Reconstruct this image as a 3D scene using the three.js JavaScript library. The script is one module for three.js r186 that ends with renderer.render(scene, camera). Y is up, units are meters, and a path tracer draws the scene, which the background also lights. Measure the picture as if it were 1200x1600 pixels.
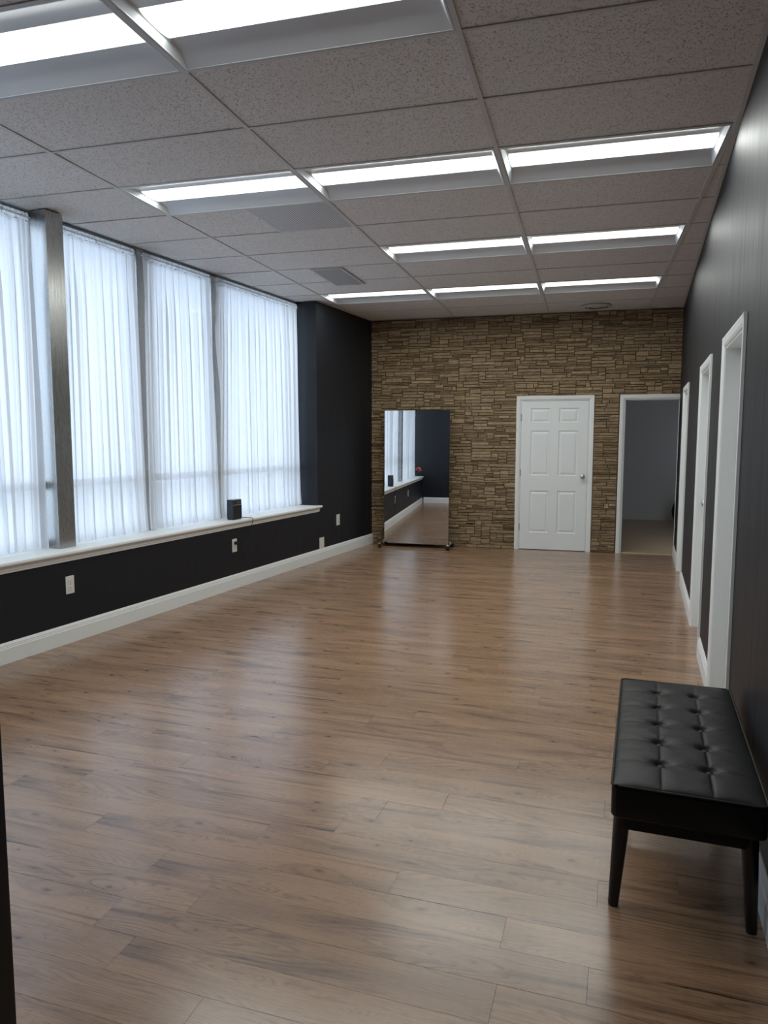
import * as THREE from 'three';
import { mergeGeometries, mergeVertices, toCreasedNormals } from 'three/addons/utils/BufferGeometryUtils.js';
import { RoundedBoxGeometry } from 'three/addons/geometries/RoundedBoxGeometry.js';
import { RectAreaLightUniformsLib } from 'three/addons/lights/RectAreaLightUniformsLib.js';

// ------------------------------------------------------------------ camera, sky, exposure
const scene = new THREE.Scene();
const camera = new THREE.PerspectiveCamera(70.25, 3 / 4, 0.05, 200);
camera.position.set(0, 1.49, 0);
camera.rotation.order = 'YXZ';
camera.rotation.set(-0.1015, 0.2721, 0.0008);
const SKY = new THREE.Color().setRGB(1.86, 2.24, 2.88);          // overcast daylight
scene.background = SKY;
const TUBE = 15.5;                                                 // radiance of the fluorescent lenses
const TUBE_COLOR = new THREE.Color().setRGB(0.965, 1.0, 0.965);
RectAreaLightUniformsLib.init();
const renderer = new THREE.WebGLRenderer({ antialias: true });
renderer.toneMapping = THREE.LinearToneMapping;
renderer.toneMappingExposure = 1.0;
renderer.shadowMap.enabled = true;

// ------------------------------------------------------------------ measures (x right, z = -depth)
const CEIL = 3.093, BACK = 9.85, FRONT = 1.2;
const GRID_X = 0.681, GRID_Z = 3.027, TILE_L = 1.2192, TILE_W = 0.6096;
const TH_L = Math.atan(0.126), TH_R = Math.atan(0.069);
// wall frames: local x = across the wall (left wall: + is into the room; right wall: + is out of the room), y up, local z = -distance along the wall
const FRAME_L = new THREE.Matrix4().makeRotationY(-TH_L).setPosition(-4.162, 0, 0);
const FRAME_R = new THREE.Matrix4().makeRotationY(-TH_R).setPosition(0.411, 0, 0);
const sL = (z) => z / Math.cos(TH_L), sR = (z) => z / Math.cos(TH_R);

// ------------------------------------------------------------------ random, noise
function rng(seed) { let s = seed >>> 0; return () => { s = (s + 0x6D2B79F5) >>> 0; let t = s; t = Math.imul(t ^ (t >>> 15), t | 1); t ^= t + Math.imul(t ^ (t >>> 7), t | 61); return ((t ^ (t >>> 14)) >>> 0) / 4294967296; }; }
function hash(x, y, s) { let h = Math.imul(x | 0, 374761393) ^ Math.imul(y | 0, 668265263) ^ Math.imul(s | 0, 1274126177); h = Math.imul(h ^ (h >>> 13), 1274126177); return ((h ^ (h >>> 16)) >>> 0) / 4294967296; }
function noise(x, y, s = 0, px = 0, py = 0) {                      // value noise, optional period
  const xi = Math.floor(x), yi = Math.floor(y), fx = x - xi, fy = y - yi;
  const w = (n, p) => (p ? ((n % p) + p) % p : n);
  const u = fx * fx * (3 - 2 * fx), v = fy * fy * (3 - 2 * fy);
  const a = hash(w(xi, px), w(yi, py), s), b = hash(w(xi + 1, px), w(yi, py), s), c = hash(w(xi, px), w(yi + 1, py), s), d = hash(w(xi + 1, px), w(yi + 1, py), s);
  return a + (b - a) * u + (c - a) * v + (a - b - c + d) * u * v;
}
function fbm(x, y, s, o = 4, px = 0, py = 0) { let r = 0, a = 0.5, f = 1; for (let i = 0; i < o; i++) { r += a * noise(x * f, y * f, s + i * 17, px * f, py * f); a *= 0.5; f *= 2; } return r; }
const smooth = (a, b, x) => { const t = Math.min(1, Math.max(0, (x - a) / (b - a))); return t * t * (3 - 2 * t); };
const toS = (c) => Math.round(255 * (c <= 0.0031308 ? 12.92 * c : 1.055 * Math.pow(Math.min(1, c), 1 / 2.4) - 0.055));

function tex(w, h, fn, srgb, repeat = true) {                       // fn(i, j) -> [r, g, b] linear 0..1
  const d = new Uint8Array(w * h * 4);
  for (let j = 0; j < h; j++) for (let i = 0; i < w; i++) {
    const c = fn(i, j), k = 4 * (j * w + i);
    for (let q = 0; q < 3; q++) d[k + q] = srgb ? toS(Math.max(0, c[q])) : Math.max(0, Math.min(255, Math.round(255 * c[q])));
    d[k + 3] = 255;
  }
  const t = new THREE.DataTexture(d, w, h, THREE.RGBAFormat);
  t.magFilter = THREE.LinearFilter; t.minFilter = THREE.LinearMipmapLinearFilter; t.generateMipmaps = true;
  if (srgb) t.colorSpace = THREE.SRGBColorSpace;
  if (repeat) t.wrapS = t.wrapT = THREE.RepeatWrapping;
  t.needsUpdate = true;
  return t;
}
const lin = (r, g, b) => new THREE.Color().setRGB(r, g, b);

// ------------------------------------------------------------------ textures
function woodTexture(seed) {
  const W = 1280, H = 160, R = rng(seed * 977 + 5), knots = [];
  const nk = Math.floor(0.6 + R() * 3.0);
  for (let k = 0; k < nk; k++) knots.push([R() * 1.22, R() * 0.1445, 0.008 + R() * 0.011, 0.8 + R() * 1.0]);
  const bow = (R() - 0.5) * 1.6, tilt = (R() - 0.5) * 0.9, dens = 7 + R() * 7, tone = (R() - 0.5) * 0.10, ph = R() * 10, cath = 0.5 + R() * 1.4;
  return tex(W, H, (i, j) => {
    const X = i / W * 1.22, Y = j / H * 0.1445;
    let warp = (fbm(X * 1.8 + ph, Y * 14, seed, 3) - 0.45) * cath + bow * (X / 1.22 - 0.5) * (X / 1.22 - 0.5) * 2 + tilt * X, dk = 0;
    for (const [kx, ky, kr, ka] of knots) {
      const dx = (X - kx) / (kr * 4.5), dy = (Y - ky) / (kr * 1.5), e = Math.exp(-(dx * dx + dy * dy) * 0.5);
      warp += ka * e * 0.9; const cx = (X - kx) / (kr * 1.0), cy = (Y - ky) / (kr * 0.55);
      dk += Math.exp(-(cx * cx + cy * cy) * 1.1) * 0.75 + e * 0.16;
    }
    const ringPos = (Y / 0.1445 + warp) * dens;
    let ring = 0.5 + 0.5 * Math.sin(ringPos * 6.283 + 1.6 * fbm(X * 5, Y * 60, seed + 3, 2));
    ring = Math.pow(ring, 3.0) * noise(X * 2.5, Y * 20, seed + 41);
    const fibre = fbm(X * 14, Y * 900, seed + 9, 3), pore = smooth(0.66, 0.8, noise(X * 28, Y * 1300, seed + 12));
    const streak = smooth(0.44, 0.80, fbm(X * 1.7 + 7, Y * 24 + warp * 1.5, seed + 21, 3)), patch = fbm(X * 2.2, Y * 16, seed + 31, 3);
    let t = 0.31 + tone + 0.40 * (fibre - 0.45) + 0.36 * ring + 0.46 * streak + 0.50 * (patch - 0.45) + 0.18 * pore + dk * 0.62;
    t = Math.max(0, Math.min(1.1, t));
    const g = 0.5 * (patch - 0.4);
    return [0.485 - 0.425 * t + g * 0.02, 0.300 - 0.272 * t + g * 0.02, 0.184 - 0.168 * t + g * 0.025];
  }, true, false);
}
const WOOD = []; for (let i = 0; i < 9; i++) WOOD.push(woodTexture(i + 1));
const grainBump = tex(512, 128, (i, j) => { const v = 0.6 * fbm(i / 512 * 24, j / 128 * 96, 77, 3, 24, 96) + 0.4 * fbm(i / 512 * 6, j / 128 * 10, 79, 3, 6, 10); return [v, v, v]; }, false);
const floorRough = tex(512, 512, (i, j) => { const v = 0.30 + 0.16 * fbm(i / 512 * 6, j / 512 * 6, 131, 4, 6, 6) + 0.06 * noise(i / 512 * 90, j / 512 * 90, 133, 90, 90); return [v, v, v]; }, false);
const tileTex = (() => {                                            // fissured mineral fibre, 0.9 m square
  const N = 1024, f = new Float32Array(N * N), R = rng(4242);
  for (let k = 0; k < 5200; k++) {
    let x = R() * N, y = R() * N, a = R() * 6.283, n = 2 + Math.floor(R() * R() * 11), r = 0.6 + R() * 1.1, dep = 0.5 + 0.5 * R();
    for (let q = 0; q < n; q++) {
      for (let dy = -3; dy <= 3; dy++) for (let dx = -3; dx <= 3; dx++) {
        const px = ((Math.round(x) + dx) % N + N) % N, py = ((Math.round(y) + dy) % N + N) % N, d = Math.hypot(dx, dy);
        const v = dep * (1 - smooth(r * 0.5, r + 0.9, d)); if (v > f[py * N + px]) f[py * N + px] = v;
      }
      a += (R() - 0.5) * 1.3; x += Math.cos(a) * 1.5; y += Math.sin(a) * 1.5;
    }
  }
  const col = tex(N, N, (i, j) => { const p = f[j * N + i], n = fbm(i / N * 40, j / N * 40, 55, 3, 40, 40), b = 0.70 + 0.06 * (n - 0.45) + 0.03 * (fbm(i / N * 4, j / N * 4, 57, 3, 4, 4) - 0.45), m = 1 - 0.72 * p; return [b * 1.03 * m, b * 0.985 * m, b * 0.95 * m]; }, true);
  const bump = tex(N, N, (i, j) => { const v = 0.85 - 0.8 * f[j * N + i] + 0.12 * noise(i / N * 160, j / N * 160, 58, 160, 160); return [v, v, v]; }, false);
  return { col, bump };
})();
const rollerBump = tex(512, 512, (i, j) => { const v = 0.62 * fbm(i / 512 * 60, j / 512 * 3, 201, 3, 60, 3) + 0.38 * fbm(i / 512 * 90, j / 512 * 90, 203, 2, 90, 90); return [v, v, v]; }, false);
const rollerRough = tex(512, 512, (i, j) => { const v = 0.45 + 0.12 * fbm(i / 512 * 40, j / 512 * 3, 211, 3, 40, 3); return [v, v, v]; }, false);
const stoneTex = tex(512, 512, (i, j) => { const a = fbm(i / 512 * 10, j / 512 * 24, 301, 4, 10, 24), b = fbm(i / 512 * 50, j / 512 * 70, 305, 3, 50, 70), v = 0.42 + 0.75 * a + 0.34 * (b - 0.45); return [v, v * (0.97 + 0.06 * a), v * (0.92 + 0.12 * a)]; }, true);
const stoneBump = tex(512, 512, (i, j) => { const v = 0.6 * fbm(i / 512 * 14, j / 512 * 34, 311, 4, 14, 34) + 0.5 * fbm(i / 512 * 60, j / 512 * 80, 315, 3, 60, 80); return [v, v, v]; }, false);
const fabricBump = tex(256, 256, (i, j) => { const v = 0.5 + 0.25 * Math.sin(i * 6.283 / 4) + 0.25 * Math.sin(j * 6.283 / 4); return [v, v, v]; }, false);
const leatherBump = tex(512, 512, (i, j) => { const v = 0.6 * fbm(i / 512 * 90, j / 512 * 90, 401, 2, 90, 90) + 0.5 * fbm(i / 512 * 12, j / 512 * 30, 403, 3, 12, 30); return [v, v, v]; }, false);
const brushTex = tex(256, 1024, (i, j) => { const v = 0.38 + 0.16 * fbm(i / 256 * 64, j / 1024 * 4, 501, 3, 64, 4) + 0.04 * fbm(i / 256 * 4, j / 1024 * 10, 503, 3, 4, 10); return [v, v, v]; }, false);
const perfTex = tex(256, 256, (i, j) => { const d = Math.hypot((i % 16) - 7.5, (j % 16) - 7.5), k = smooth(4.2, 5.6, d); const v = 0.03 + 0.66 * k; return [v, v * 1.0, v * 1.02]; }, true);

// ------------------------------------------------------------------ materials
const M = {
  white: new THREE.MeshStandardMaterial({ color: lin(0.81, 0.83, 0.82), roughness: 0.42 }),
  whiteDoor: new THREE.MeshStandardMaterial({ color: lin(0.80, 0.83, 0.83), roughness: 0.48, bumpMap: grainBump, bumpScale: 0.0006 }),
  black: new THREE.MeshPhysicalMaterial({ color: lin(0.0088, 0.0102, 0.0142), roughness: 1.0, roughnessMap: rollerRough, specularIntensity: 0.75, bumpMap: rollerBump, bumpScale: 0.00006 }),
  tile: new THREE.MeshStandardMaterial({ map: tileTex.col, roughness: 0.95, bumpMap: tileTex.bump, bumpScale: 0.0025 }),
  bar: new THREE.MeshStandardMaterial({ color: lin(0.58, 0.57, 0.55), roughness: 0.6 }),
  plenum: new THREE.MeshStandardMaterial({ color: lin(0.05, 0.05, 0.05), roughness: 0.95 }),
  reflector: new THREE.MeshStandardMaterial({ color: lin(0.60, 0.63, 0.67), roughness: 0.4 }),
  lens: new THREE.MeshStandardMaterial({ color: lin(0.9, 0.9, 0.9), roughness: 0.5, emissive: TUBE_COLOR, emissiveIntensity: 2.0 }),
  steel: new THREE.MeshStandardMaterial({ color: lin(0.42, 0.42, 0.41), metalness: 1, roughness: 0.6, roughnessMap: brushTex }),
  alu: new THREE.MeshStandardMaterial({ color: lin(0.42, 0.42, 0.41), metalness: 0.9, roughness: 0.42 }),
  darkFrame: new THREE.MeshStandardMaterial({ color: lin(0.20, 0.20, 0.20), metalness: 0.6, roughness: 0.5 }),
  curtain: new THREE.MeshPhysicalMaterial({ color: lin(0.93, 0.94, 0.955), roughness: 0.93, transmission: 0.62, thickness: 0, ior: 1.3, side: THREE.DoubleSide, bumpMap: fabricBump, bumpScale: 0.0002, specularIntensity: 0.2 }),
  glass: new THREE.MeshPhysicalMaterial({ color: lin(0.97, 0.99, 0.985), roughness: 0, transmission: 1, thickness: 0, ior: 1.45 }),
  mortar: new THREE.MeshStandardMaterial({ color: lin(0.055, 0.04, 0.024), roughness: 0.98 }),
  mirror: new THREE.MeshStandardMaterial({ color: lin(0.88, 0.90, 0.91), metalness: 1, roughness: 0.0 }),
  chrome: new THREE.MeshStandardMaterial({ color: lin(0.62, 0.62, 0.61), metalness: 1, roughness: 0.25 }),
  leather: new THREE.MeshPhysicalMaterial({ color: lin(0.0070, 0.0078, 0.0076), roughness: 0.42, bumpMap: leatherBump, bumpScale: 0.0005, specularIntensity: 0.5 }),
  blackWood: new THREE.MeshStandardMaterial({ color: lin(0.0075, 0.0062, 0.0064), roughness: 0.42 }),
  blackPlastic: new THREE.MeshStandardMaterial({ color: lin(0.018, 0.021, 0.028), roughness: 0.45 }),
  rubber: new THREE.MeshStandardMaterial({ color: lin(0.012, 0.012, 0.013), roughness: 0.6 }),
  grille: new THREE.MeshStandardMaterial({ color: lin(0.008, 0.008, 0.011), roughness: 0.8 }),
  plate: new THREE.MeshStandardMaterial({ color: lin(0.72, 0.71, 0.67), roughness: 0.4 }),
  slot: new THREE.MeshStandardMaterial({ color: lin(0.03, 0.03, 0.03), roughness: 0.8 }),
  vent: new THREE.MeshStandardMaterial({ color: lin(0.55, 0.55, 0.54), roughness: 0.5, metalness: 0.2 }),
  ventSlat: new THREE.MeshStandardMaterial({ color: lin(0.34, 0.34, 0.33), roughness: 0.5 }),
  ventDark: new THREE.MeshStandardMaterial({ color: lin(0.06, 0.06, 0.06), roughness: 0.8 }),
  perf: new THREE.MeshStandardMaterial({ map: perfTex, roughness: 0.6 }),
  roomWall: new THREE.MeshStandardMaterial({ color: lin(0.58, 0.545, 0.49), roughness: 0.7 }),
  tan: new THREE.MeshStandardMaterial({ color: lin(0.46, 0.34, 0.19), roughness: 0.5 }),
  pot: new THREE.MeshStandardMaterial({ color: lin(0.02, 0.02, 0.025), roughness: 0.4 }),
  petal: new THREE.MeshStandardMaterial({ color: lin(0.55, 0.025, 0.03), roughness: 0.6, side: THREE.DoubleSide }),
  petalPink: new THREE.MeshStandardMaterial({ color: lin(0.72, 0.22, 0.22), roughness: 0.6, side: THREE.DoubleSide }),
  leaf: new THREE.MeshStandardMaterial({ color: lin(0.03, 0.07, 0.02), roughness: 0.5, side: THREE.DoubleSide }),
  ground: new THREE.MeshStandardMaterial({ color: lin(0.62, 0.62, 0.61), roughness: 0.95 }),
};
const TINTS = [[1, 1, 1], [0.95, 0.945, 0.94], [1.05, 1.045, 1.04], [1.0, 0.975, 0.95]];
const PLANK_MATS = [];
for (const w of WOOD) for (const t of TINTS) PLANK_MATS.push(new THREE.MeshPhysicalMaterial({ map: w, color: lin(...t.map((v) => Math.min(1, v * 0.90))), roughness: 0.235, bumpMap: grainBump, bumpScale: 0.0001, specularIntensity: 1.0, ior: 1.72 }));
const STONE_MATS = [[0.375, 0.265, 0.156], [0.33, 0.228, 0.130], [0.455, 0.328, 0.198], [0.28, 0.190, 0.108], [0.37, 0.270, 0.172], [0.405, 0.290, 0.164]].map((c) => new THREE.MeshStandardMaterial({ color: lin(...c), map: stoneTex, roughness: 0.85, bumpMap: stoneBump, bumpScale: 0.006 }));

// ------------------------------------------------------------------ helpers
const names = {};
function numbered(n) { names[n] = (names[n] || 0) + 1; return names[n] === 1 ? n : `${n}_${String(names[n] - 1).padStart(3, '0')}`; }
function shade(o) { o.castShadow = o.receiveShadow = true; return o; }
function part(name, geo, mat, parent, label) { const m = shade(new THREE.Mesh(geo, mat)); m.name = name; if (label) m.userData.label = label; parent.add(m); return m; }
function thing(name, label, category, group) { const g = new THREE.Group(); g.name = numbered(name); g.userData.label = label; g.userData.category = category; if (group) g.userData.group = group; scene.add(g); return g; }
function struct(name, label, category) { const g = new THREE.Group(); g.name = name; g.userData = { label, category, kind: 'structure' }; scene.add(g); return g; }
function structMesh(name, geo, mat, label, category) { const m = shade(new THREE.Mesh(geo, mat)); m.name = name; m.userData = { label, category, kind: 'structure' }; scene.add(m); return m; }
function inFrame(o, frame) { o.applyMatrix4(frame); return o; }
// box by its bounds, uv in metres
function box(x0, x1, y0, y1, z0, z1) {
  const g = new THREE.BoxGeometry(x1 - x0, y1 - y0, z1 - z0); g.translate((x0 + x1) / 2, (y0 + y1) / 2, (z0 + z1) / 2); return metreUV(g);
}
function metreUV(g, k = 1) {
  if (g.index) { const n = g.toNonIndexed(); g.dispose(); g = n; }
  const p = g.attributes.position; if (!g.attributes.normal) g.computeVertexNormals();
  const uv = new Float32Array(p.count * 2), a = new THREE.Vector3(), b = new THREE.Vector3(), c = new THREE.Vector3();
  for (let i = 0; i < p.count; i += 3) {
    a.fromBufferAttribute(p, i); b.fromBufferAttribute(p, i + 1); c.fromBufferAttribute(p, i + 2);
    const n = b.clone().sub(a).cross(c.clone().sub(a)), ax = Math.abs(n.x), ay = Math.abs(n.y), az = Math.abs(n.z);
    for (let k2 = 0; k2 < 3; k2++) {
      const q = [a, b, c][k2]; let u, v;
      if (ay >= ax && ay >= az) { u = q.x; v = q.z; } else if (ax >= az) { u = q.z; v = q.y; } else { u = q.x; v = q.y; }
      uv[2 * (i + k2)] = u * k; uv[2 * (i + k2) + 1] = v * k;
    }
  }
  g.setAttribute('uv', new THREE.BufferAttribute(uv, 2));
  return g;
}
const rbox = (w, h, d, r = 0.004, s = 2) => new RoundedBoxGeometry(w, h, d, s, r);
function rbAt(x0, x1, y0, y1, z0, z1, r = 0.003, s = 2) { const g = rbox(x1 - x0, y1 - y0, z1 - z0, Math.min(r, 0.49 * Math.min(x1 - x0, y1 - y0, z1 - z0)), s); g.translate((x0 + x1) / 2, (y0 + y1) / 2, (z0 + z1) / 2); return g; }
// profile (a list of [x, y]) swept along local z from z0 to z1
function sweep(profile, z0, z1) {
  const s = new THREE.Shape(profile.map(([x, y]) => new THREE.Vector2(x, y)));
  const g = new THREE.ExtrudeGeometry(s, { depth: z1 - z0, bevelEnabled: false, curveSegments: 6 }); g.translate(0, 0, z0); return g;
}
function notched(x0, x1, top, openings) {                           // a wall outline with door openings cut up from its foot
  const p = [[x0, 0]]; for (const [a, b, h] of openings) p.push([a, 0], [a, h], [b, h], [b, 0]); p.push([x1, 0], [x1, top], [x0, top]);
  return new THREE.Shape(p.map((q) => new THREE.Vector2(...q)));
}
function clip(poly, nx, nz, c) {                                    // keep nx*x + nz*z <= c
  const out = [];
  for (let i = 0; i < poly.length; i++) {
    const p = poly[i], q = poly[(i + 1) % poly.length], a = nx * p[0] + nz * p[1] - c, b = nx * q[0] + nz * q[1] - c;
    if (a <= 0) out.push(p);
    if ((a < 0 && b > 0) || (a > 0 && b < 0)) { const t = a / (a - b); out.push([p[0] + t * (q[0] - p[0]), p[1] + t * (q[1] - p[1])]); }
  }
  return out;
}
function prism(poly, y0, y1) {                                      // plan polygon [x, z] -> slab
  const s = new THREE.Shape(poly.map(([x, z]) => new THREE.Vector2(x, -z)));
  const g = new THREE.ExtrudeGeometry(s, { depth: y1 - y0, bevelEnabled: false }); g.rotateX(-Math.PI / 2); g.translate(0, y0, 0); return metreUV(g);
}

// ------------------------------------------------------------------ the setting: outside ground, walls
structMesh('ground_outside', box(-40, -3.0, -0.75, -0.6, -30, 20), M.ground, 'pale pavement outside the curtained windows', 'ground');

{ // left wall: low black wall under the windows and the full-height piece at its far end
  const w = struct('wall_left', 'black painted wall below and beyond the curtained windows', 'wall');
  part('low_wall', inFrame(box(-0.36, 0, 0, 0.648, -sL(8.22), -sL(FRONT) - 0.12), FRAME_L), M.black, w);
  part('wall_pier', inFrame(box(-0.46, 0, 0, CEIL - 0.004, -sL(BACK + 0.02), -sL(8.22) - 0.001), FRAME_L), M.black, w);
}
{ // right wall with three door openings
  const z0 = -2.4, z1 = BACK + 0.02;
  const S = notched(-sR(z1), -sR(z0), CEIL - 0.004, [[7.80, 8.76], [5.24, 6.20], [3.54, 4.50]].map(([a, b]) => { const c = -(sR(a) + sR(b)) / 2; return [c - 0.415, c + 0.415, 1.995]; }));
  let g = new THREE.ExtrudeGeometry(S, { depth: 0.14, bevelEnabled: false });
  g.rotateY(-Math.PI / 2);                                          // shape x -> local z, depth -> -x
  g.translate(0.14, 0, 0); g = metreUV(g); inFrame(g, FRAME_R);
  structMesh('wall_right', g, M.black, 'charcoal painted wall with three white framed doors', 'wall');
}
structMesh('wall_front', box(-4.43, -1.168, 0, CEIL - 0.004, -FRONT, -FRONT + 0.12), M.black, 'black wall end at the near edge facing the far stone wall', 'wall');
structMesh('wall_side', box(-1.30, -1.18, 0, CEIL - 0.004, -FRONT + 0.121, 2.4), M.black, 'dark side wall of the entry passage behind the viewer', 'wall');
structMesh('wall_entrance', box(-1.30, 0.6, 0, CEIL - 0.004, 2.401, 2.5), M.black, 'dark end wall of the entry passage behind the viewer', 'wall');

// ------------------------------------------------------------------ floor planks
{
  const floor = struct('floor', 'brown wood plank floor with a satin finish', 'floor');
  const ang = 0.043, W = 0.1445, L = 1.22, R = rng(99), ca = Math.cos(ang), sa = Math.sin(ang);
  // plank frame: u along the planks, v away from the viewer; v = 0 passes x = -1.266, depth = 1.771
  const at = (u, v) => [-1.266 + u * ca + v * sa, 1.771 - u * sa + v * ca];   // [x, depth]
  const hidden = [], fixed = { '-1': 0, '-2': 0.324, '2': -0.174 };
  const leftX = (z) => (z < FRONT - 0.12 ? -1.25 : 0.126 * z - 4.162 - 0.03), rightX = (z) => 0.069 * z + 0.411 + 0.135;
  const geo = (u0, u1, v0, v1, fu, fv, drop) => {
    const b = 0.0005, pos = [], uv = [], idx = [];
    const put = (u, v, y) => { const [x, z] = at(u, v); pos.push(x, y, -z); let a = (u - u0) / L, c = (v - v0) / W; if (fu) a = 1 - a; if (fv) c = 1 - c; uv.push(a, c); return pos.length / 3 - 1; };
    const ring = (o, y) => [put(u0 + o, v0 + o, y), put(u1 - o, v0 + o, y), put(u1 - o, v1 - o, y), put(u0 + o, v1 - o, y)];
    const T = ring(b, drop), E1 = ring(0.00012, drop - 0.0008), B = ring(0.00012, -0.009);
    idx.push(T[0], T[1], T[2], T[0], T[2], T[3]);
    for (let k = 0; k < 4; k++) { const n = (k + 1) % 4; for (const [P, Q] of [[T, E1], [E1, B]]) idx.push(P[k], Q[k], Q[n], P[k], Q[n], P[n]); }
    const g = new THREE.BufferGeometry(); g.setAttribute('position', new THREE.Float32BufferAttribute(pos, 3)); g.setAttribute('uv', new THREE.Float32BufferAttribute(uv, 2)); g.setIndex(idx);
    const n = g.toNonIndexed(); n.computeVertexNormals(); return n;
  };
  let count = 0;
  for (let r = -28; r < 58; r++) {
    const v0 = r * W, v1 = v0 + W, zc = at(0, v0 + W / 2)[1];
    if (zc > BACK + 0.1) continue;
    const zl = zc + 0.10, zr = zc - 0.06;
    const uL = (leftX(Math.max(-2.4, zl)) + 1.266) / ca - v0 * sa - 0.02, uR = (rightX(zr) + 1.266) / ca - v0 * sa + 0.02;
    const key = String(r); let u = key in fixed ? fixed[key] : R() * L; while (u > uL) u -= L;
    while (u < uR) {
      const a = Math.max(u, uL), b = Math.min(u + L, uR); const mi = Math.floor(R() * PLANK_MATS.length), fu = R() < 0.5, fv = R() < 0.5, drop = -R() * 0.0006; u += L;
      if (b - a < 0.04) continue;
      const g = geo(a, b, v0, v1, fu, fv, drop);
      if (zc < 1.25 || count >= 298) hidden.push(g);
      else { part(count ? `plank_${String(count).padStart(3, '0')}` : 'plank', g, PLANK_MATS[mi], floor); count++; }
    }
  }
  const rest = part('plank_field', mergeGeometries(hidden), PLANK_MATS[0], floor, 'remaining planks of the wooden floor'); rest.userData.kind = 'stuff';
  part('subfloor', prism([[-4.5, 2.5], [0.7, 2.5], [1.3, -BACK - 0.1], [-4.5, -BACK - 0.1]], -0.12, -0.0085), M.plenum, floor);
  console.log('planks', count, hidden.length);
}

// ------------------------------------------------------------------ ceiling: tiles, grid bars, roof slab
const LIGHTS = [];                                                   // [column, row] of the troffers
for (const [c, r] of [[1, -1], [2, -1], [0, 2], [1, 2], [2, 2], [0, 5], [1, 5], [0, 8], [1, 8], [2, 8], [0, -4]]) LIGHTS.push([c, r]);
const cellX = (c) => GRID_X - (c + 1) * TILE_L, cellZ = (r) => GRID_Z + r * TILE_W;   // the cell runs TILE_L to the right and TILE_W deeper
{
  const ceil = struct('ceiling', 'dropped ceiling of speckled grey fibre tiles on a metal grid', 'ceiling');
  const leftC = (p) => clip(clip(clip(p, -Math.cos(TH_L), -Math.sin(TH_L), 4.162 * Math.cos(TH_L) + 0.40), 0, -1, BACK + 0.06), Math.cos(TH_R), Math.sin(TH_R), 0.411 * Math.cos(TH_R) + 0.10);
  const R = rng(7); let nT = 0;
  const tileAt = (x0, x1, d0, d1, tilt = 0) => {
    const poly = leftC([[x0, -d0], [x1, -d0], [x1, -d1], [x0, -d1]]); if (poly.length < 3) return;
    const g = prism(poly, 0, 0.016), uv = g.attributes.uv, ox = R(), oy = R();
    for (let i = 0; i < uv.count; i++) uv.setXY(i, uv.getX(i) / 0.9 + ox, uv.getY(i) / 0.9 + oy);
    const cx = (x0 + x1) / 2, cz = -(d0 + d1) / 2; g.translate(-cx, 0, -cz);
    const m = part(nT ? `ceiling_tile_${String(nT).padStart(3, '0')}` : 'ceiling_tile', g, M.tile, ceil); nT++;
    m.position.set(cx, CEIL + 0.0035 + R() * 0.0012, cz); m.rotation.x = tilt; m.rotation.z = (R() - 0.5) * 0.0012;
  };
  for (let r = -9; r <= 11; r++) for (let c = -1; c <= 3; c++) {
    if (LIGHTS.some(([a, b]) => a === c && b === r)) continue;
    const x0 = cellX(c), d0 = cellZ(r), e = 0.0045;
    if (c === 2 && r === 3) { tileAt(x0 + e, x0 + TILE_L / 2 - 0.006, d0 + e, d0 + TILE_W - e); continue; }
    tileAt(x0 + e, x0 + TILE_L - e, d0 + e, d0 + TILE_W - e, (c === 2 && r === 1) ? -0.006 : 0);
  }
  // bars
  const bar = (x0, x1, d0, d1) => { const poly = leftC([[x0, -d0], [x1, -d0], [x1, -d1], [x0, -d1]]); if (poly.length >= 3) part(numberedBar(), prism(poly, CEIL - 0.0015, CEIL + 0.003), M.bar, ceil); };
  let nb = 0; const numberedBar = () => (nb++ ? `grid_bar_${String(nb - 1).padStart(3, '0')}` : 'grid_bar');
  for (let c = -1; c <= 3; c++) bar(cellX(c) - 0.012, cellX(c) + 0.012, -2.4, BACK + 0.05);
  for (let r = -9; r <= 11; r++) for (let c = -1; c <= 3; c++) bar(cellX(c) + 0.0125, cellX(c) + TILE_L - 0.0125, cellZ(r) - 0.0085, cellZ(r) + 0.0085);
  bar(cellX(2) + TILE_L / 2 - 0.009, cellX(2) + TILE_L / 2 + 0.009, cellZ(3) + 0.0126, cellZ(4) - 0.0126);
  // wall angle along the walls
  part('wall_angle', inFrame(box(-0.022, 0.0, CEIL - 0.0035, CEIL - 0.0018, -sR(BACK - 0.01), 2.3), FRAME_R), M.bar, ceil);
  part('wall_angle_001', inFrame(box(0.0, 0.022, CEIL - 0.0035, CEIL - 0.0018, -sL(BACK - 0.01), -sL(8.22)), FRAME_L), M.bar, ceil);
  // roof slab with skirts closing the space above the tiles
  const plan = (o) => { const l = (z) => [0.126 * z - 4.162 - 0.46 - o, -z], r = (z) => [0.069 * z + 0.411 + 0.16 + o, -z]; return [l(-2.5 - o), r(-2.5 - o), r(BACK + 0.12 + o), l(BACK + 0.12 + o)]; };
  part('roof_slab', prism(plan(0.1), CEIL + 0.24, CEIL + 0.34), M.plenum, ceil);
  const P0 = plan(0), P1 = plan(0.1);
  for (let k = 0; k < 4; k++) { const n = (k + 1) % 4; part(k ? `skirt_00${k}` : 'skirt', prism([P0[k], P0[n], P1[n], P1[k]].reverse(), CEIL - 0.003, CEIL + 0.24), M.plenum, ceil); }
}

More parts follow.
